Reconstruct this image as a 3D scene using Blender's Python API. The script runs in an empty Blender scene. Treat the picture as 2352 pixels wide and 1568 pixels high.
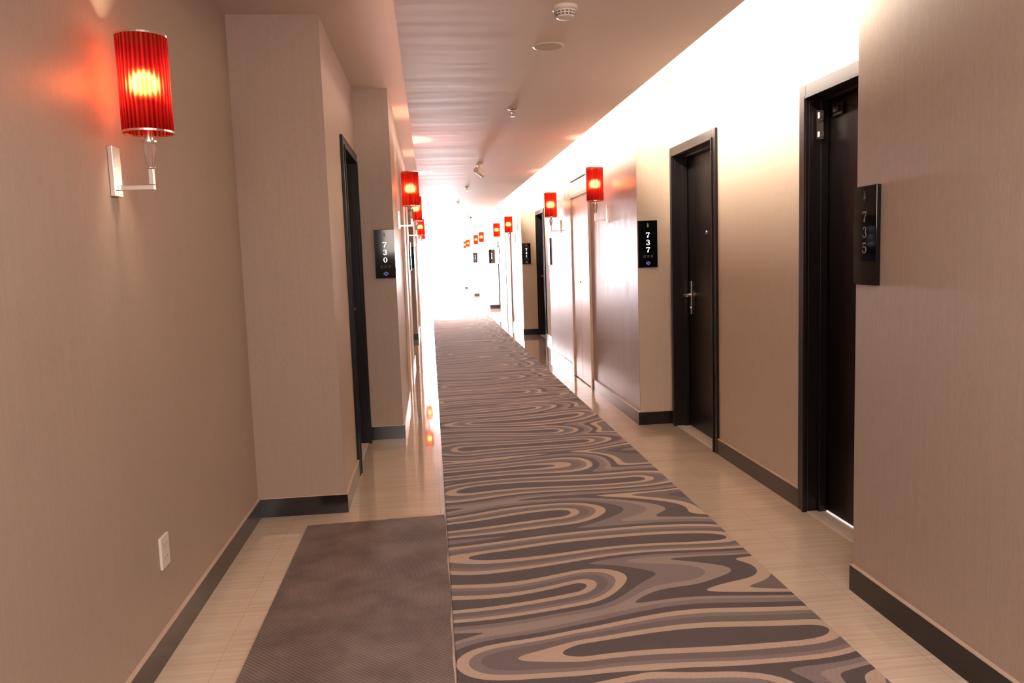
import bpy, bmesh, math, random
from mathutils import Vector, Matrix
random.seed(4)
S = bpy.context.scene
COL = S.collection
PI = math.pi

# ------------------------------------------------------------------ helpers
def box(bm, x0, x1, y0, y1, z0, z1):
    v = [bm.verts.new(p) for p in ((x0,y0,z0),(x1,y0,z0),(x1,y1,z0),(x0,y1,z0),(x0,y0,z1),(x1,y0,z1),(x1,y1,z1),(x0,y1,z1))]
    for f in ((0,3,2,1),(4,5,6,7),(0,1,5,4),(1,2,6,5),(2,3,7,6),(3,0,4,7)):
        bm.faces.new([v[i] for i in f])
    return bm
def BM(*boxes):
    bm = bmesh.new()
    for b in boxes: box(bm, *b)
    return bm
def lathe(bm, prof, n=32, c=(0,0,0), axis='z', cap=True):
    """prof: list of (r, h)."""
    rings = []
    for r, h in prof:
        ring = []
        for i in range(n):
            a = 2*PI*i/n
            p = (r*math.cos(a), r*math.sin(a), h)
            if axis == 'y': p = (p[0], h, p[1])
            if axis == 'x': p = (h, p[0], p[1])
            ring.append(bm.verts.new((p[0]+c[0], p[1]+c[1], p[2]+c[2])))
        rings.append(ring)
    for a, b in zip(rings, rings[1:]):
        for i in range(n):
            bm.faces.new((a[i], a[(i+1) % n], b[(i+1) % n], b[i]))
    if cap:
        bm.faces.new(rings[0]); bm.faces.new(rings[-1])
    return bm
def obj(name, bm, m, parent=None, loc=(0,0,0), bevel=0, smooth=False):
    bmesh.ops.recalc_face_normals(bm, faces=bm.faces)
    me = bpy.data.meshes.new(name); bm.to_mesh(me); bm.free()
    o = bpy.data.objects.new(name, me); COL.objects.link(o)
    me.materials.append(m)
    if parent: o.parent = parent
    o.location = loc
    if smooth:
        for p in me.polygons: p.use_smooth = True
        md = o.modifiers.new('ws', 'EDGE_SPLIT'); md.split_angle = math.radians(38)
    if bevel:
        md = o.modifiers.new('bv', 'BEVEL'); md.width = bevel; md.segments = 2; md.limit_method = 'ANGLE'
    return o
def empty(name, loc, rz=0):
    o = bpy.data.objects.new(name, None); COL.objects.link(o)
    o.location = loc; o.rotation_euler = (0,0,rz); o.empty_display_size = .1
    return o
def tag(o, label, cat, group=None, kind=None):
    o['label'] = label
    if cat: o['category'] = cat
    if group: o['group'] = group
    if kind: o['kind'] = kind
    return o
def struct(name, bm, m, label=None, bevel=0):
    o = obj(name, bm, m, bevel=bevel); o['kind'] = 'structure'
    if label: o['label'] = label
    return o
def copy_tree(o, parent=None):
    c = o.copy(); COL.objects.link(c)
    if parent: c.parent = parent
    for ch in list(o.children): copy_tree(ch, c)
    return c

# ------------------------------------------------------------------ materials
def mat(name, col=(.5,.5,.5), rough=.5, metal=0, spec=.5, coat=0, emit=None, es=0):
    m = bpy.data.materials.new(name); m.use_nodes = True
    b = m.node_tree.nodes['Principled BSDF']
    b.inputs['Base Color'].default_value = (*col, 1)
    b.inputs['Roughness'].default_value = rough
    b.inputs['Metallic'].default_value = metal
    b.inputs['Specular IOR Level'].default_value = spec
    b.inputs['Coat Weight'].default_value = coat
    if emit:
        b.inputs['Emission Color'].default_value = (*emit, 1); b.inputs['Emission Strength'].default_value = es
    return m
class N:
    def __init__(s, m):
        s.m = m; s.t = m.node_tree; s.b = s.t.nodes.get('Principled BSDF')
    def n(s, typ, **kw):
        nd = s.t.nodes.new(typ)
        for k, v in kw.items():
            if k.startswith('i_'): nd.inputs[int(k[2:])].default_value = v
            else: setattr(nd, k, v)
        return nd
    def l(s, a, b): s.t.links.new(a, b)
    def coord(s, scale=(1,1,1)):
        tc = s.n('ShaderNodeTexCoord'); mp = s.n('ShaderNodeMapping')
        mp.inputs['Scale'].default_value = scale
        s.l(tc.outputs['Object'], mp.inputs['Vector']); return mp.outputs['Vector']
    def noise(s, vec, scale=1, detail=3, rough=.5):
        nd = s.n('ShaderNodeTexNoise'); nd.inputs['Scale'].default_value = scale
        nd.inputs['Detail'].default_value = detail; nd.inputs['Roughness'].default_value = rough
        s.l(vec, nd.inputs['Vector']); return nd.outputs['Fac']
    def ramp(s, fac, stops, interp='LINEAR'):
        nd = s.n('ShaderNodeValToRGB'); cr = nd.color_ramp; cr.interpolation = interp
        while len(cr.elements) > 1: cr.elements.remove(cr.elements[-1])
        cr.elements[0].position = stops[0][0]; cr.elements[0].color = (*stops[0][1], 1)
        for p, c in stops[1:]:
            e = cr.elements.new(p); e.color = (*c, 1)
        s.l(fac, nd.inputs['Fac']); return nd.outputs['Color']
    def math(s, op, a, b=None, c=None):
        nd = s.n('ShaderNodeMath', operation=op)
        for i, v in enumerate((a, b, c)):
            if v is None: continue
            if isinstance(v, (int, float)): nd.inputs[i].default_value = v
            else: s.l(v, nd.inputs[i])
        return nd.outputs[0]
    def mix(s, fac, a, b, blend='MIX'):
        nd = s.n('ShaderNodeMix', data_type='RGBA', blend_type=blend)
        for i, v in ((0, fac), (6, a), (7, b)):
            if isinstance(v, (int, float)): nd.inputs[i].default_value = v
            elif isinstance(v, tuple): nd.inputs[i].default_value = (*v, 1)
            else: s.l(v, nd.inputs[i])
        return nd.outputs[2]
    def bump(s, h, strength=.2, dist=.01):
        nd = s.n('ShaderNodeBump'); nd.inputs['Strength'].default_value = strength
        nd.inputs['Distance'].default_value = dist
        s.l(h, nd.inputs['Height']); s.l(nd.outputs['Normal'], s.b.inputs['Normal'])

def wallpaper(name, c1, c2, rough, spec=.5, broad=0):
    m = mat(name, c1, rough, spec=spec); k = N(m)
    v = k.noise(k.coord((330,330,36)), 1, 3, .6)
    w = k.noise(k.coord((60,60,3) if not broad else (16,16,.5)), 1, 2 if not broad else 4, .5)
    a = .75 if not broad else .4
    mixv = k.math('ADD', k.math('MULTIPLY', v, a), k.math('MULTIPLY', w, 1-a))
    k.l(k.ramp(mixv, [(.34, c1), (.66, c2)]), k.b.inputs['Base Color'])
    if broad:
        k.l(k.math('ADD', k.math('MULTIPLY', w, .35), rough-.17), k.b.inputs['Roughness'])
    k.bump(v, .12, .0015)
    return m
M_wall = wallpaper('woven_wallpaper', (.385,.312,.258), (.45,.372,.312), .5)
M_wall_sheen = wallpaper('silky_wallpaper', (.27,.215,.185), (.46,.375,.33), .34, .8, broad=1)
M_niche = wallpaper('pale_wallpaper', (.54,.45,.36), (.60,.51,.42), .6)

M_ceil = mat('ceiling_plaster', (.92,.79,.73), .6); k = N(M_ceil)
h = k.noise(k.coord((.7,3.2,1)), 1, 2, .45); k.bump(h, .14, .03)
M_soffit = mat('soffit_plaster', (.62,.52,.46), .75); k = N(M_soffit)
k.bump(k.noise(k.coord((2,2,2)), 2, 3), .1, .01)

M_floor = mat('cream_marble_tile', (.6,.5,.38), .06, spec=.8, coat=.7); k = N(M_floor)
k.b.inputs['Coat Roughness'].default_value = .03
v = k.noise(k.coord((2.5,45,1)), 1, 4, .6)
w = k.noise(k.coord((1.2,4,1)), 1, 3, .5)
c = k.ramp(k.math('ADD', k.math('MULTIPLY', v, .7), k.math('MULTIPLY', w, .3)), [(.35,(.67,.57,.44)), (.5,(.77,.67,.54)), (.66,(.85,.77,.65))])
br = k.n('ShaderNodeTexBrick', offset=0.0); br.inputs['Scale'].default_value = 1; br.inputs['Mortar Size'].default_value = .0012
br.inputs['Brick Width'].default_value = .8; br.inputs['Row Height'].default_value = .8; br.inputs['Mortar Smooth'].default_value = 0
k.l(k.coord((1,1,1)), br.inputs['Vector'])
k.l(k.mix(br.outputs['Fac'], c, (.56,.47,.37)), k.b.inputs['Base Color'])

M_base = mat('baseboard_tile', (.03,.028,.03), .2, spec=.4); k = N(M_base)
g = k.n('ShaderNodeNewGeometry'); sp = k.n('ShaderNodeSeparateXYZ'); k.l(g.outputs['Position'], sp.inputs[0])
k.l(k.mix(k.math('GREATER_THAN', sp.outputs['Z'], .1035), (.013,.011,.012), (.62,.5,.42)), k.b.inputs['Base Color'])

# carpet: nested hairpin loops (distance to a stack of wavering horizontal spines)
M_carpet = mat('loop_pattern_carpet', (.1,.1,.1), .9, spec=.15); k = N(M_carpet)
sp = k.n('ShaderNodeSeparateXYZ'); k.l(k.coord((1,1,1)), sp.inputs[0])
X, Y = sp.outputs['X'], sp.outputs['Y']
w1 = k.noise(k.coord((.9,.9,1)), 1, 0)
w2 = k.noise(k.coord((1.4,.8,1)), 1.3, 0)
w3 = k.noise(k.coord((1.5,2.6,1)), 1, 0)
Yw = k.math('ADD', Y, k.math('ADD', k.math('MULTIPLY', X, -.10), k.math('MULTIPLY', w1, .40)))
Xw = k.math('ADD', X, k.math('MULTIPLY', k.math('SUBTRACT', w2, .5), .6))
PR = .50
J = k.math('FLOOR', k.math('DIVIDE', Yw, PR))
ds = []
for off in (-1, 0, 1):
    jj = k.math('ADD', J, off)
    def rnd(seed):
        wn = k.n('ShaderNodeTexWhiteNoise', noise_dimensions='1D'); k.l(k.math('ADD', jj, seed), wn.inputs['W']); return wn.outputs['Value']
    cy = k.math('MULTIPLY', k.math('ADD', jj, k.math('ADD', k.math('MULTIPLY', rnd(3.3), .36), .32)), PR)
    par = k.math('FLOORED_MODULO', jj, 2)
    xs = k.math('ADD', k.math('MULTIPLY', rnd(17.7), .30), k.math('SUBTRACT', k.math('MULTIPLY', par, .65), .50))
    xe = k.math('ADD', k.math('ADD', k.math('MULTIPLY', rnd(41.1), .25), .55), k.math('MULTIPLY', par, .45))
    ex = k.math('MAXIMUM', k.math('MAXIMUM', k.math('SUBTRACT', Xw, xe), k.math('SUBTRACT', xs, Xw)), 0)
    ex = k.math('MULTIPLY', ex, .5)
    dy = k.math('SUBTRACT', Yw, cy)
    ds.append(k.math('SQRT', k.math('ADD', k.math('MULTIPLY', ex, ex), k.math('MULTIPLY', dy, dy))))
d = k.math('SMOOTH_MIN', k.math('SMOOTH_MIN', ds[0], ds[1], .10), ds[2], .10)
d = k.math('ADD', d, k.math('MULTIPLY', k.math('SUBTRACT', w3, .5), .07))
dk, md_, cr_, mv, lt = (.125,.108,.11), (.20,.17,.17), (.58,.47,.375), (.27,.23,.238), (.38,.325,.30)
st = [(0,dk),(.052,cr_),(.085,md_),(.122,mv),(.146,cr_),(.174,dk),(.212,mv),(.246,lt),(.268,dk),(.30,cr_),(.33,md_),(.38,dk),(.42,mv)]
c = k.ramp(k.math('MULTIPLY', d, 2.0), [(p_*2.0, q) for p_, q in st], 'CONSTANT')
tuft = k.noise(k.coord((1,1,1)), 260, 2, .7)
c = k.mix(.5, c, k.ramp(tuft, [(.3,(.5,.5,.5)),(.7,(1,1,1))]), 'MULTIPLY')
k.l(c, k.b.inputs['Base Color'])
wv = k.n('ShaderNodeTexWave', bands_direction='DIAGONAL'); wv.inputs['Scale'].default_value = 38
k.l(k.coord((1,1,0)), wv.inputs['Vector'])
k.bump(k.math('ADD', wv.outputs['Fac'], tuft), .4, .004)

M_mat = mat('plain_brown_carpet', (.1,.08,.075), .92, spec=.1); k = N(M_mat)
wv = k.n('ShaderNodeTexWave', bands_direction='DIAGONAL'); wv.inputs['Scale'].default_value = 34; wv.inputs['Distortion'].default_value = .6
k.l(k.coord((1,1,0)), wv.inputs['Vector'])
bl = k.noise(k.coord((1,1,1)), 5, 3, .6)
c = k.ramp(bl, [(.35,(.19,.155,.145)), (.7,(.28,.235,.22))])
k.l(k.mix(.5, c, k.ramp(wv.outputs['Fac'], [(.1,(.4,.4,.4)),(.8,(1,1,1))]), 'MULTIPLY'), k.b.inputs['Base Color'])
k.bump(wv.outputs['Fac'], .6, .004)

M_leaf = mat('espresso_door_veneer', (.016,.013,.013), .34, spec=.2); k = N(M_leaf)
v = k.noise(k.coord((60,60,2)), 1, 4, .6)
k.l(k.ramp(v, [(.3,(.004,.003,.003)), (.7,(.009,.007,.007))]), k.b.inputs['Base Color']); k.bump(v, .2, .002)
M_frame = mat('charcoal_door_frame', (.009,.007,.008), .33, spec=.28)
M_chrome = mat('brushed_chrome', (.78,.74,.72), .18, metal=1)
M_black = mat('black_glass_plate', (.004,.004,.005), .06, spec=.35)
M_white = mat('white_plastic', (.82,.78,.74), .35)
M_grille = mat('dark_slot', (.12,.1,.1), .6)
M_slot = mat('outlet_slot', (.3,.27,.25), .6)
M_service = mat('cream_lacquer', (.80,.70,.61), .3, spec=.6)
M_thresh = mat('pale_threshold', (.85,.80,.72), .25)
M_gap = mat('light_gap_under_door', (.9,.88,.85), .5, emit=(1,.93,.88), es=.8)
M_digit = mat('lit_digit', (.9,.9,.95), .5, emit=(.93,.93,1), es=1.6)
M_digit_off = mat('unlit_digit', (.14,.13,.125), .5)
M_gold = mat('olive_emblem', (.14,.17,.05), .5, emit=(.22,.28,.06), es=.3)
M_gold_off = mat('dim_olive_emblem', (.07,.08,.035), .5)
M_purple = mat('violet_indicator', (.2,.17,.6), .4, emit=(.30,.24,1), es=1.0)
M_icon = mat('dim_icon', (.12,.12,.13), .5)
M_glow = mat('lamp_glow', (1,.8,.4), .5, emit=(1,.70,.25), es=70)
M_crystal = mat('cut_crystal', (.95,.9,.88), .04)
M_crystal.node_tree.nodes['Principled BSDF'].inputs['Transmission Weight'].default_value = .9
M_pane = mat('daylight_pane', (.9,.9,.9), .5, emit=(1,.93,.98), es=5)
M_pane_end = mat('daylight_pane_end', (.9,.9,.9), .5, emit=(1,.95,1), es=12)
M_winframe = mat('window_frame_white', (.85,.81,.82), .4)

# red pleated shade
M_shade = bpy.data.materials.new('red_pleated_fabric'); M_shade.use_nodes = True
k = N(M_shade); k.t.nodes.remove(k.b)
out = k.t.nodes['Material Output']
tc = k.n('ShaderNodeTexCoord'); gr = k.n('ShaderNodeTexGradient', gradient_type='RADIAL'); k.l(tc.outputs['Object'], gr.inputs[0])
st = k.math('ADD', k.math('MULTIPLY', k.math('SINE', k.math('MULTIPLY', gr.outputs['Fac'], 2*PI*34)), .34), .60)
nn = k.noise(k.coord((110,110,1)), 1, 2)
st = k.math('MULTIPLY', st, k.math('MULTIPLY', nn, 1.3))
colr = k.ramp(st, [(.1,(.04,.001,.002)), (.7,(.19,.006,.008))])
tcol = k.ramp(st, [(.1,(.45,.035,.012)), (.7,(1,.24,.065))])
df = k.n('ShaderNodeBsdfDiffuse'); tl = k.n('ShaderNodeBsdfTranslucent'); tp = k.n('ShaderNodeBsdfTransparent'); rf = k.n('ShaderNodeBsdfRefraction')
rf.inputs['Roughness'].default_value = .80; rf.inputs['IOR'].default_value = 1.30
k.l(colr, df.inputs[0]); k.l(colr, tl.inputs[0]); k.l(tcol, tp.inputs[0]); k.l(tcol, rf.inputs[0])
m1 = k.n('ShaderNodeMixShader'); m1.inputs[0].default_value = .35; k.l(df.outputs[0], m1.inputs[1]); k.l(tl.outputs[0], m1.inputs[2])
m2 = k.n('ShaderNodeMixShader'); m2.inputs[0].default_value = .26; k.l(m1.outputs[0], m2.inputs[1]); k.l(rf.outputs[0], m2.inputs[2])
m3 = k.n('ShaderNodeMixShader'); m3.inputs[0].default_value = .20; k.l(m2.outputs[0], m3.inputs[1]); k.l(tp.outputs[0], m3.inputs[2])
k.l(m3.outputs[0], out.inputs['Surface'])

# ------------------------------------------------------------------ layout
XR, XN = 1.65, 1.92            # right wall, right niche wall
XL, XLN = -.26, -.525          # left wall, left niche wall
XW = -1.0                      # near left wall
P = 7.95
N0, N1 = 2.94, 6.21            # first niche
ZU = 2.69; ZC = 2.45
YEND = 42.9; YB = -2.4
T = .015
HB = .108

struct('floor', BM((-1.4,2.3,YB,YEND+.3,-.1,0)), M_floor)
# ceilings
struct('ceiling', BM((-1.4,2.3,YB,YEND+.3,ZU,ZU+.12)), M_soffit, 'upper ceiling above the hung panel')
struct('ceiling', BM((-.10,1.40,N0-.0,YEND,ZC,ZC+.045), (-.10,XR,YB,N0,ZC,ZC+.045), (1.05,1.10,YB,YEND,ZC+.045,ZU), (1.10,XR,N0-.08,N0,ZC+.045,ZU), (-.04,.01,YB,YEND,ZC+.045,ZU)), M_ceil, 'long hung ceiling panel with light cove')  # hidden uprights above the panel are added to stop cove light spreading

niches = [(N0+P*i, N1+P*i) for i in range(5)]
def baseb(side, *bx):
    struct('baseboard_'+side, BM(*bx), M_base)
struct('wall_right', BM((XR,XN+.2,YB,N0,0,ZU)), M_wall, 'near right wall')
baseb('right', (XR-T,XR,YB,N0,0,HB))
for i, (a, b) in enumerate(niches):
    struct('wall_right', BM((XN,XN+.2,a,a+.06,0,ZU), (XN,XN+.2,a+.96,b-1.01,0,ZU), (XN,XN+.2,b-.11,b,0,ZU),
        (XN,XN+.2,a+.06,a+.96,2.14,ZU), (XN,XN+.2,b-1.01,b-.11,2.14,ZU), (XR+.004,XN,b,b+.02,0,ZU)), M_niche)  # return face takes the pale paper to paint in the cove light on it
    nxt = a+P if i < 4 else YEND
    struct('wall_right', BM((XR,XR+.004,b,nxt,0,ZU), (XR+.004,XN+.2,b+.02,nxt,0,ZU)), M_wall_sheen)
    c0 = (b+nxt)/2
    baseb('right', (XR-T,XR,b-T,c0-.53,0,HB), (XR-T,XR,c0+.53,nxt,0,HB), (XR,XN-.001,b-T,b,0,HB))
    baseb('right', (XN-T,XN,a+1.01,b-1.06,0,HB))
# left walls
struct('wall_left', BM((XW-.2,XW,YB,4.40,0,ZU)), M_wall, 'near left wall')
struct('wall_left', BM((XW-.2,XLN,4.40,5.20,0,ZU), (XLN-.2,XLN,5.20,6.10,2.14,ZU), (XLN-.2,XLN,6.10,N1,0,ZU)), M_wall, 'projecting left wall before the dark door')
baseb('left', (XW,XW+T,YB,4.40-T,0,HB), (XW,XLN+T,4.40-T,4.40,0,HB), (XLN,XLN+T,4.40,5.14,0,HB))
for i, (a, b) in enumerate(niches[:2]):
    if i:
        struct('wall_left', BM((XLN-.2,XLN,a,a+.06,0,ZU), (XLN-.2,XLN,a+.96,b-1.01,0,ZU), (XLN-.2,XLN,b-.11,b,0,ZU),
            (XLN-.2,XLN,a+.06,a+.96,2.14,ZU), (XLN-.2,XLN,b-1.01,b-.11,2.14,ZU)), M_niche)
        baseb('left', (XLN,XLN+T,a+1.01,b-1.06,0,HB))
    struct('wall_left', BM((XLN-.2,XL,b,a+P,0,ZU)), M_wall)
    c0 = (b+a+P)/2
    baseb('left', (XL,XL+T,b-T,c0-.53,0,HB), (XL,XL+T,c0+.53,a+P,0,HB), (XLN,XL,b-T,b,0,HB))
YW = niches[2][0]
struct('wall_left', BM((XL-.2,XL,YW,YEND,0,.12), (XL-.2,XL,YW,YEND,2.5,ZU)), M_wall)
struct('wall_back', BM((-1.3,2.2,YB-.12,YB,0,ZU)), M_wall)
struct('wall_end', BM((XL-.2,XR+.2,YEND,YEND+.2,0,.10), (XL-.2,XR+.2,YEND,YEND+.2,2.44,ZU), (XL-.2,XL+.05,YEND,YEND+.2,.1,2.44), (XR-.05,XR+.2,YEND,YEND+.2,.1,2.44)), M_wall)
def window(n, loc, rz, W, z0, z1, nm, pane, label):
    t = empty('window_%d' % n, loc, rz); tag(t, label, 'window', kind='structure')
    fb = bmesh.new()
    box(fb, -W/2,W/2,0,.06,z0,z0+.05); box(fb, -W/2,W/2,0,.06,z1-.05,z1)
    for j in range(nm+1):
        x = -W/2+.025+(W-.05)*j/nm
        box(fb, x-.025,x+.025,0,.06,z0+.05,z1-.05)
    obj('window_frame', fb, M_winframe, t)
    obj('pane', BM((-W/2+.01,W/2-.01,.065,.075,z0+.01,z1-.01)), pane, t)
window(1, ((XL+XR)/2, YEND+.05, 0), 0, 1.80, .10, 2.44, 3, M_pane_end, 'blazing white window closing the far end of the corridor')
bay = (YEND-YW)/3
for j in range(3):
    window(2+j, (XL-.05, YW+bay*(j+.5), 0), PI/2, bay, .12, 2.5, 6, M_pane,
        ['nearest bay of bright windows on the far left side', 'middle bay of bright windows on the far left side', 'last bay of bright windows on the far left side'][j])

# ------------------------------------------------------------------ carpets
bm = bmesh.new(); box(bm, .03,1.39,YB+.3,YEND-.3,0,.012)
tag(obj('runner_carpet', bm, M_carpet, bevel=.004), 'long grey corridor runner with cream and charcoal oval loop pattern', 'carpet')
bm = bmesh.new()
rag = [(-.70,YB+.3),(.028,YB+.3)] + [(.024+random.uniform(-.006,.004), y) for y in [YB+.3+(4.19-YB-.3)*i/40 for i in range(1,40)]] + [(.02,4.19)] + \
      [(.02-(.72)*i/20, 4.19-.03*i/20+random.uniform(-.004,.004)) for i in range(1,20)] + [(-.70,4.155)]
lo = [bm.verts.new((x,y,0)) for x,y in rag]; hi = [bm.verts.new((x,y,.014)) for x,y in rag]
bm.faces.new(lo); bm.faces.new(hi)
for i in range(len(rag)):
    j = (i+1) % len(rag); bm.faces.new((lo[i],lo[j],hi[j],hi[i]))
tag(obj('floor_mat', bm, M_mat), 'plain brown ribbed carpet piece lying left of the patterned runner', 'carpet')

# ------------------------------------------------------------------ doors
door_no = [0]
def make_frame_bm():
    W, H = .5, 2.19
    bm = bmesh.new()
    for s in (-1, 1):
        a, b = sorted((s*.43, s*W)); box(bm, a,b,-.018,0,0,H)
        a, b = sorted((s*.43, s*.449)); box(bm, a,b,0,.15,0,2.12)
        a, b = sorted((s*.412, s*.43)); box(bm, a,b,.055,.095,0,2.12)
        a, b = sorted((s*.43, s*.445)); box(bm, a,b,-.026,-.018,0,2.135)
    box(bm, -.43,.43,-.018,0,2.12,H); box(bm, -.449,.449,0,.15,2.12,2.139); box(bm, -.412,.412,.055,.095,2.102,2.12)
    box(bm, -.43,.43,-.026,-.018,2.12,2.135)
    return bm
def make_handle_bm(hs):
    bm = bmesh.new(); x = hs*.355
    box(bm, x-.022,x+.022,.092,.10,.90,1.16)
    lathe(bm, [(.012,.035),(.012,.093)], 14, (x,0,1.05), 'y')
    a, b = sorted((x, x-hs*.115)); box(bm, a-.006,b+.006,.028,.042,1.041,1.059)
    lathe(bm, [(.011,.086),(.011,.093)], 14, (x,0,.95), 'y')
    return bm
protos = {}
def door(loc, rz, hs, label, closer=False):
    door_no[0] += 1
    key = (hs, closer)
    if key in protos:
        t = copy_tree(protos[key]); t.location = loc; t.rotation_euler = (0,0,rz)
        t.name = 'door_%d' % door_no[0]; t['label'] = label; return t
    t = empty('door_%d' % door_no[0], loc, rz); tag(t, label, 'door', kind='structure')
    obj('door_frame', make_frame_bm(), M_frame, t, bevel=.002)
    lf = obj('door_leaf', BM((-.427,.427,.10,.145,.010,2.117)), M_leaf, t, bevel=.002)
    obj('door_handle', make_handle_bm(hs), M_chrome, lf, bevel=.003)
    obj('peephole', lathe(bmesh.new(), [(.009,.092),(.013,.096),(.013,.101)], 16, (0,0,1.52), 'y'), M_chrome, lf)
    obj('threshold', BM((-.43,.43,0,.15,0,.005)), M_thresh, t)
    if closer:
        obj('door_closer', BM((-.412,-.400,.03,.06,1.92,2.06), (-.412,-.385,.035,.055,1.93,1.955), (-.412,-.385,.035,.055,2.02,2.05)), M_chrome, t)
        obj('closer_bracket', BM((-.36,-.27,.085,.10,2.02,2.08), (-.34,-.29,.075,.085,2.035,2.065)), M_frame, lf, bevel=.003)
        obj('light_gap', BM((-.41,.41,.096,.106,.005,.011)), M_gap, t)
    protos[key] = t
    return t
ords = ['first','second','third','fourth','fifth']
for i, (a, b) in enumerate(niches):
    near = ['dark door partly hidden behind the near right wall corner, beside number 735', 'dark door hidden in the second right recess, near side', 'dark door in the third right recess, near side', 'dark door in the fourth right recess, near side', 'dark door in the fifth right recess, near side'][i]
    far = ['black door with chrome lever handle and peephole beside lit number 737', 'dark door in the second right recess beside the lit number 741', 'dark door in the third right recess beside number 745', 'dark door in the fourth right recess, far side', 'dark door in the fifth right recess, far side'][i]
    door((XN, a+.51, 0), -PI/2, 1, near, closer=(i == 0))
    door((XN, b-.56, 0), -PI/2, -1, far)
door((XLN, N1-.56, 0), PI/2, 1, 'dark door in left recess seen at a slant, beside lit number 730')
door((XLN, niches[1][0]+.51, 0), PI/2, -1, 'dark door in the next left recess, near side')
door((XLN, niches[1][1]-.56, 0), PI/2, 1, 'dark door in the next left recess, far side')

def service(loc, rz, label, proto=[None]):
    door_no[0] += 1
    if proto[0]:
        t = copy_tree(proto[0]); t.location = loc; t.rotation_euler = (0,0,rz); t.name = 'door_%d' % door_no[0]; t['label'] = label; return
    t = empty('door_%d' % door_no[0], loc, rz); tag(t, label, 'service door', kind='structure')
    obj('door_frame', BM((-.53,-.47,-.028,0,0,2.28), (.47,.53,-.028,0,0,2.28), (-.47,.47,-.028,0,2.22,2.28), (-.47,.47,-.024,0,2.03,2.07)), M_service, t, bevel=.003)
    l = obj('door_leaf', BM((-.468,-.003,-.014,0,.01,2.028), (.003,.468,-.014,0,.01,2.028)), M_service, t, bevel=.002)
    obj('lock', lathe(bmesh.new(), [(.012,-.022),(.012,-.014)], 14, (-.04,0,1.1), 'y'), M_chrome, l)
    obj('transom_panel', BM((-.468,.468,-.014,0,2.072,2.218)), M_service, t, bevel=.002)
    proto[0] = t
segc = [(N1+P*i + N0+P*(i+1))/2 for i in range(4)]
for i in range(4):
    service((XR, segc[i], 0), -PI/2, 'pale cream service door on the %s stretch of right wall between two red sconces' % ords[i])
for i in range(2):
    service((XL, segc[i], 0), PI/2, 'pale cream service door on the %s stretch of left wall' % ords[i])

# ------------------------------------------------------------------ room number plates
def stroke(bm, pts, y):
    """pts: (x,z,w) variable-width ribbon."""
    n = len(pts); L = []; R = []
    for i, (x, z, w) in enumerate(pts):
        a = pts[max(i-1,0)]; b = pts[min(i+1,n-1)]
        d = Vector((b[0]-a[0], b[1]-a[1])); d.normalize()
        L.append((x-d.y*w/2, z+d.x*w/2)); R.append((x+d.y*w/2, z-d.x*w/2))
    for i in range(n-1):
        q = [L[i], L[i+1], R[i+1], R[i]]
        bm.faces.new([bm.verts.new((p[0], y, p[1])) for p in q])
def ell(cx, cz, rx, rz, a0, a1, thick, thin, n=20):
    out = []
    for i in range(n+1):
        a = math.radians(a0+(a1-a0)*i/n)
        w = thin+(thick-thin)*abs(math.cos(a))**1.3
        out.append((cx+rx*math.cos(a), cz+rz*math.sin(a), w))
    return out
def ring0(cx, cz, rx, rz, thick, thin, n=36):
    out = ell(cx, cz, rx, rz, 0, 360, thick, thin, n)
    a = math.radians(360/n); out.append((cx+rx*math.cos(a), cz+rz*math.sin(a), out[1][2])); return out
def dot(cx, cz, r): return [(cx-r,cz,.02),(cx-r*.6,cz,r*1.5),(cx,cz,r*2),(cx+r*.6,cz,r*1.5),(cx+r,cz,.02)]
G = {
 '7': [[(-.34,.41,.17),(.36,.41,.17)], [(-.33,.5,.08),(-.33,.2,.03)], [(.36,.42,.06),(.12,.05,.15),(-.03,-.25,.23),(-.05,-.5,.27)]],
 '3': [ell(-.02,.25,.26,.23,140,-90,.2,.06), ell(-.02,-.23,.30,.25,90,-140,.23,.06), dot(-.22,.3,.095), dot(-.24,-.3,.105)],
 '5': [[(-.25,.42,.15),(.28,.42,.15)], [(-.25,.48,.07),(-.25,.0,.07)], ell(-.02,-.18,.31,.30,130,-150,.23,.06), dot(-.24,-.28,.105)],
 '0': [ring0(0,0,.28,.46,.19,.05)],
 '1': [[(0,.5,.22),(0,-.5,.22)], [(-.22,-.47,.07),(.22,-.47,.07)], [(-.24,.38,.06),(0,.47,.08)]],
 '4': [[(.08,.5,.07),(-.36,-.2,.07)], [(-.38,-.2,.09),(.38,-.2,.09)], [(.12,.5,.2),(.12,-.5,.2)], [(-.08,-.47,.07),(.3,-.47,.07)]],
 '9': [ring0(0,.2,.25,.27,.18,.05), [(.26,.25,.2),(.24,-.1,.17),(.1,-.38,.1),(-.15,-.46,.07)], dot(-.17,-.36,.09)],
 '2': [ell(0,.22,.27,.26,160,-40,.2,.07), [(.2,.05,.12),(-.28,-.42,.07)], [(-.3,-.42,.15),(.3,-.42,.15)], dot(-.22,.25,.1)],
}
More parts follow.
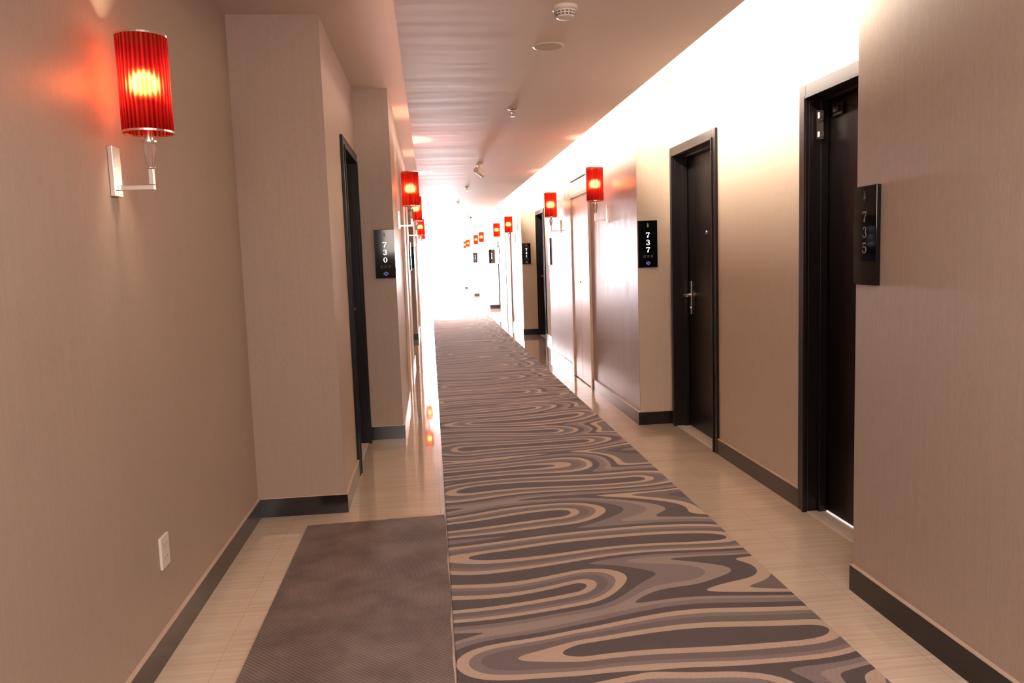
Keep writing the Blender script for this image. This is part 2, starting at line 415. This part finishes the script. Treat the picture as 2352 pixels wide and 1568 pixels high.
def plate(loc, rz, num, label, lit=True):
    """origin: bottom centre on the wall; faces local -y. 0.155 x 0.37"""
    t = empty('room_number_sign', loc, rz); tag(t, label, 'room sign', 'room number signs')
    obj('panel', BM((-.0775,.0775,-.018,0,0,.37)), M_black, t, bevel=.002)
    y = -.0193
    for j, ch in enumerate(num):
        bm = bmesh.new(); cz = .256-.058*j
        for s in G[ch]: stroke(bm, [(x*.039, cz+z*.040, w*.039) for x, z, w in s], y)
        o = obj('digit', bm, M_digit if lit else M_digit_off, t)
    bm = bmesh.new()
    for q in ([(-.010,.322),(.010,.322),(0,.338)], [(-.008,.331),(.008,.331),(0,.346)], [(-.006,.340),(.006,.340),(0,.353)], [(-.002,.314),(.002,.314),(.002,.323),(-.002,.323)]):
        bm.faces.new([bm.verts.new((p[0], y, p[1])) for p in q])
    obj('tree_emblem', bm, M_gold if lit else M_gold_off, t)
    if lit:
        bm = bmesh.new()
        for x in (-.03, 0, .03):
            for q in ((x-.009,x+.009,.096,.098), (x-.009,x+.009,.078,.080), (x-.009,x-.007,.080,.096), (x+.007,x+.009,.080,.096), (x-.003,x+.003,.084,.092)):
                bm.faces.new([bm.verts.new(p) for p in ((q[0],y,q[2]),(q[1],y,q[2]),(q[1],y,q[3]),(q[0],y,q[3]))])
        obj('service_icons', bm, M_icon, t)
        bm = bmesh.new()
        stroke(bm, [(x, z, .002) for x, z, w in ell(0,.034,.008,.008,0,360,1,1,18)], y)
        for s in (-1, 1):
            stroke(bm, [(x, z, .002) for x, z, w in ell(0,.034,.016,.012,*((-50,50) if s > 0 else (130,230)),1,1,8)], y)
        stroke(bm, [(-.006,.047,.0018),(.006,.047,.0018)], y); stroke(bm, [(-.005,.021,.0018),(.005,.021,.0018)], y)
        obj('doorbell_symbol', bm, M_purple, t)
plate((XR, 2.852, 1.235), -PI/2, '735', 'unlit black room sign reading 735 on the near right wall corner', lit=False)
plate((1.732, N1-.001, 1.272), 0, '737', 'lit black room sign reading 737 beside the black door with chrome handle')
plate((-.335, N1-.001, 1.262), 0, '730', 'lit black room sign reading 730 on the left wall')
plate((XR, niches[1][0]-.09, 1.27), -PI/2, '739', 'black room sign 739 seen nearly edge-on past the first right sconces')
plate((1.732, niches[1][1]-.001, 1.272), 0, '741', 'small lit black room sign 741 facing the camera at the second right recess')
plate((XR, niches[2][0]-.09, 1.27), -PI/2, '743', 'distant black room sign 743 seen edge-on along the right wall')
plate((1.732, niches[2][1]-.001, 1.272), 0, '745', 'distant black room sign facing the camera at the third right recess')
plate((1.732, niches[3][1]-.001, 1.272), 0, '749', 'most distant black room sign on the right before the bright end')
plate((XL, niches[1][0]-.09, 1.27), PI/2, '732', 'black room sign seen edge-on along the left wall behind the sconces')
plate((-.335, niches[1][1]-.001, 1.272), 0, '734', 'small black room sign at the second left recess')

# ------------------------------------------------------------------ sconces
def make_sconce():
    t = empty('wall_sconce', (0,0,0))
    obj('backplate', BM((0,.016,-.032,.032,-.08,.08)), M_chrome, t, bevel=.002)
    bm = BM((.016,.128,-.008,.008,-.060,-.044), (.112,.128,-.008,.008,-.044,.008))
    lathe(bm, [(.014,.008),(.014,.013)], 20, (.12,0,0))
    obj('arm', bm, M_chrome, t, bevel=.0015)
    obj('crystal_stem', lathe(bmesh.new(), [(.010,.013),(.013,.02),(.023,.078),(.016,.090)], 8, (.12,0,0)), M_crystal, t)
    obj('socket', lathe(bmesh.new(), [(.024,.090),(.024,.096),(.013,.098),(.013,.235),(.009,.242)], 20, (.12,0,0)), M_chrome, t, smooth=True)
    obj('bulb', lathe(bmesh.new(), [(.009,.242),(.016,.250),(.021,.262),(.022,.275),(.018,.288),(.010,.296),(.002,.299)], 20, (.12,0,0)), M_glow, t, smooth=True)
    bm = bmesh.new(); n = 204; rings = []
    for z in [.122+.296*i/6 for i in range(7)]:
        rings.append([bm.verts.new(((.076+.0016*math.sin(2*PI*34*(i/n)))*math.cos(2*PI*i/n), (.076+.0016*math.sin(2*PI*34*(i/n)))*math.sin(2*PI*i/n), z)) for i in range(n)])
    for a, b in zip(rings, rings[1:]):
        for i in range(n): bm.faces.new((a[i], a[(i+1)%n], b[(i+1)%n], b[i]))
    sh = obj('lamp_shade', bm, M_shade, t, loc=(.12,0,0))
    for p in sh.data.polygons: p.use_smooth = True
    obj('shade_trim', lathe(bmesh.new(), [(.0795,.415),(.0795,.421),(.0755,.421),(.0755,.415),(.0795,.415)], 40, cap=False), M_chrome, sh)
    obj('shade_trim', lathe(bmesh.new(), [(.0795,.118),(.0795,.124),(.0755,.124),(.0755,.118),(.0795,.118)], 40, cap=False), M_chrome, sh)
    L = bpy.data.lights.new('bulb_light', 'POINT'); L.energy = 24.0; L.color = (1,.64,.42); L.shadow_soft_size = .034
    lo = bpy.data.objects.new('bulb_light', L); COL.objects.link(lo); lo.parent = t; lo.location = (.12,0,.272)
    return t
proto = make_sconce()
sc = [((XW,2.71,1.70), 0, 'largest red pleated wall sconce on chrome bracket, on the near left wall')]
R_lab = ['red sconce on right wall nearest the lit 737 sign, left of it', 'second red sconce on right wall, just beyond the first pale service door',
 'third red sconce on right wall, past the second dark door', 'fourth red sconce on right wall, small and distant', 'fifth red sconce on right wall, small and distant',
 'sixth red sconce on right wall, small and distant', 'seventh red sconce on right wall, tiny near the bright end', 'last red sconce on right wall, tiny beside the bright end']
L_lab = ['nearest red sconce on the left corridor wall, above right of the 730 sign', 'second red sconce on the left corridor wall, partly behind the first',
 'third red sconce on the left corridor wall, small', 'farthest red sconce on the left corridor wall, small']
for i in range(4):
    for j, d in enumerate((-1.34, 1.32)):
        sc.append(((XR, segc[i]+d, 1.755), PI, R_lab[2*i+j]))
for i in range(2):
    for j, d in enumerate((-1.34, 1.32)):
        sc.append(((XL, segc[i]+d, 1.755), 0, L_lab[2*i+j]))
for i, (loc, rz, lab) in enumerate(sc):
    o = proto if i == 0 else copy_tree(proto)
    o.location = loc; o.rotation_euler = (0,0,rz)
    tag(o, lab, 'wall lamp', 'red shaded wall sconces')

# ------------------------------------------------------------------ wall socket
t = empty('wall_outlet', (XW, 2.88, .375), PI/2); tag(t, 'small white double power outlet low on the near left wall', 'outlet')
obj('cover_plate', BM((-.043,.043,-.010,0,-.058,.058)), M_white, t, bevel=.003)
for z in (-.026, .022):
    bm = bmesh.new()
    box(bm, -.014,-.011,-.0108,-.0095,z,z+.010); box(bm, .011,.014,-.0108,-.0095,z,z+.010); box(bm, -.002,.002,-.0108,-.0095,z-.009,z-.005)
    obj('socket_slots', bm, M_slot, t)

# ------------------------------------------------------------------ ceiling fittings
t = empty('smoke_detector', (.63,3.50,ZC)); tag(t, 'white round smoke detector nearest on the corridor ceiling', 'smoke detector')
obj('base', lathe(bmesh.new(), [(.055,0),(.055,-.014),(.050,-.018)], 36), M_white, t, smooth=True)
obj('sensor_dome', lathe(bmesh.new(), [(.046,-.018),(.043,-.030),(.038,-.046),(.026,-.052),(.004,-.053)], 36), M_white, t, smooth=True)
bm = bmesh.new()
for i in range(16):
    a = 2*PI*i/16; c, s = math.cos(a), math.sin(a)
    for z0, z1, r in ((-.030,-.025,.0455), (-.041,-.035,.0418)):
        v = [bm.verts.new(((r)*math.cos(a+q), (r)*math.sin(a+q), z)) for q, z in ((-.13,z0),(.13,z0),(.13,z1),(-.13,z1))]
        bm.faces.new(v)
obj('vent_slots', bm, M_grille, t)
t = empty('ceiling_speaker', (.652,4.13,ZC)); tag(t, 'flat round white ceiling disc just beyond the smoke detector', 'ceiling speaker')
obj('rim', lathe(bmesh.new(), [(.080,0),(.080,-.004),(.072,-.007),(.070,-.004)], 40), M_white, t, smooth=True)
obj('grille', lathe(bmesh.new(), [(.070,-.004),(.066,-.006),(.004,-.007)], 40), M_soffit, t)
def sprinkler(loc, lab, proto=[None]):
    if proto[0]: t = copy_tree(proto[0]); t.location = loc
    else:
        t = empty('fire_sprinkler', loc)
        obj('escutcheon', lathe(bmesh.new(), [(.036,0),(.036,-.004),(.032,-.008),(.016,-.012)], 28), M_chrome, t, smooth=True)
        bm = lathe(bmesh.new(), [(.009,-.008),(.009,-.03),(.004,-.032),(.004,-.052)], 14)
        box(bm, -.016,-.012,-.003,.003,-.055,-.022); box(bm, .012,.016,-.003,.003,-.055,-.022); box(bm, -.016,.016,-.003,.003,-.026,-.022)
        obj('sprinkler_head', bm, M_chrome, t)
        obj('deflector', lathe(bmesh.new(), [(.018,-.055),(.018,-.058)], 20), M_chrome, t)
        proto[0] = t
    tag(t, lab, 'ceiling sprinkler', 'ceiling sprinklers')
sprinkler((.643,5.80,ZC), 'nearest chrome fire sprinkler hanging from the ceiling panel')
sprinkler((.60,11.9,ZC), 'second fire sprinkler, beyond the white ceiling camera')
sprinkler((.58,14.9,ZC), 'farthest small fire sprinkler on the ceiling')
def cctv(loc, rz, lab, proto=[None]):
    if proto[0]: t = copy_tree(proto[0]); t.location = loc; t.rotation_euler = (0,0,rz)
    else:
        t = empty('security_camera', loc, rz)
        bm = lathe(bmesh.new(), [(.035,0),(.035,-.010),(.012,-.014),(.010,-.06)], 24)
        obj('mount', bm, M_white, t, smooth=True)
        b = obj('camera_body', lathe(bmesh.new(), [(.026,-.09),(.032,-.085),(.032,.085),(.026,.09)], 24, axis='y'), M_white, t, loc=(0,0,-.092), smooth=True)
        b.rotation_euler = (math.radians(14),0,0)
        g = obj('lens', lathe(bmesh.new(), [(.022,-.0925),(.022,-.090)], 20, axis='y'), M_black, b)
        proto[0] = t
    tag(t, lab, 'security camera', 'ceiling cameras')
cctv((.61,9.1,ZC), math.radians(150), 'white bullet camera hanging from the middle of the ceiling')
cctv((.93,18.3,ZC), math.radians(40), 'tiny distant camera hanging from the ceiling near the bright end')

# ------------------------------------------------------------------ lights
def area(name, loc, rot, sx, sy, e, col, spread=None):
    L = bpy.data.lights.new(name, 'AREA'); L.shape = 'RECTANGLE'; L.size = sx; L.size_y = sy; L.energy = e; L.color = col
    if spread: L.spread = spread
    o = bpy.data.objects.new(name, L); COL.objects.link(o); o.location = loc; o.rotation_euler = rot
    return o
y0, y1 = N0+.05, YEND-.5
n = 5; ln = (y1-y0)/n
for i in range(n):
    area('cove_light', (1.355,y0+ln*(i+.5),ZC+.125), (0,math.radians(-82),0), .05, ln, 225, (1,.84,.68))
    area('cove_light', (-.06,N0+1+ln*(i+.5),ZC+.125), (0,math.radians(85),0), .04, ln, 9, (1,.66,.54))  # weak pink strip added to brighten the left slot
area('end_daylight', ((XL+XR)/2,YEND-.1,1.3), (math.radians(-90),0,0), 1.7, 2.2, 4800, (1,.93,1))
for j in range(3):
    area('side_daylight', (XL+.03,YW+bay*(j+.5),1.3), (0,math.radians(-90),0), 2.2, bay-.3, (600,1200,1500)[j], (1,.93,.99))
# fill lights added out of view: one behind the camera, one overhead
area('rear_fill_light', (.3,-2.25,1.9), (math.radians(118),0,0), 2.2, .8, 108, (1,.82,.73))
area('overhead_fill_light', (.45,.7,ZC-.02), (0,0,0), .9, .9, 32, (1,.84,.74))

w = bpy.data.worlds.new('w'); S.world = w; w.use_nodes = True
w.node_tree.nodes['Background'].inputs[0].default_value = (1,.85,.75,1)
w.node_tree.nodes['Background'].inputs[1].default_value = .3

# ------------------------------------------------------------------ camera
p = math.atan(.1047); psi = math.atan(.10038)
F = Vector((math.sin(psi)*math.cos(p), math.cos(psi)*math.cos(p), -math.sin(p)))
R = Vector((math.cos(psi), -math.sin(psi), 0)); U = R.cross(F)
uh = (R-.034*U).normalized(); vh = (U+.034*R).normalized()
cd = bpy.data.cameras.new('cam'); cam = bpy.data.objects.new('cam', cd); COL.objects.link(cam)
m = Matrix((uh, vh, -F)).transposed().to_4x4(); m.translation = Vector((0,0,1.38))
cam.matrix_world = m
cd.sensor_width = 36; cd.sensor_fit = 'HORIZONTAL'; cd.lens = 1820/2352*36; cd.clip_end = 200; cd.clip_start = .05
S.camera = cam
S.view_settings.view_transform = 'Standard'
S.view_settings.look = 'None'
S.view_settings.exposure = 0.0
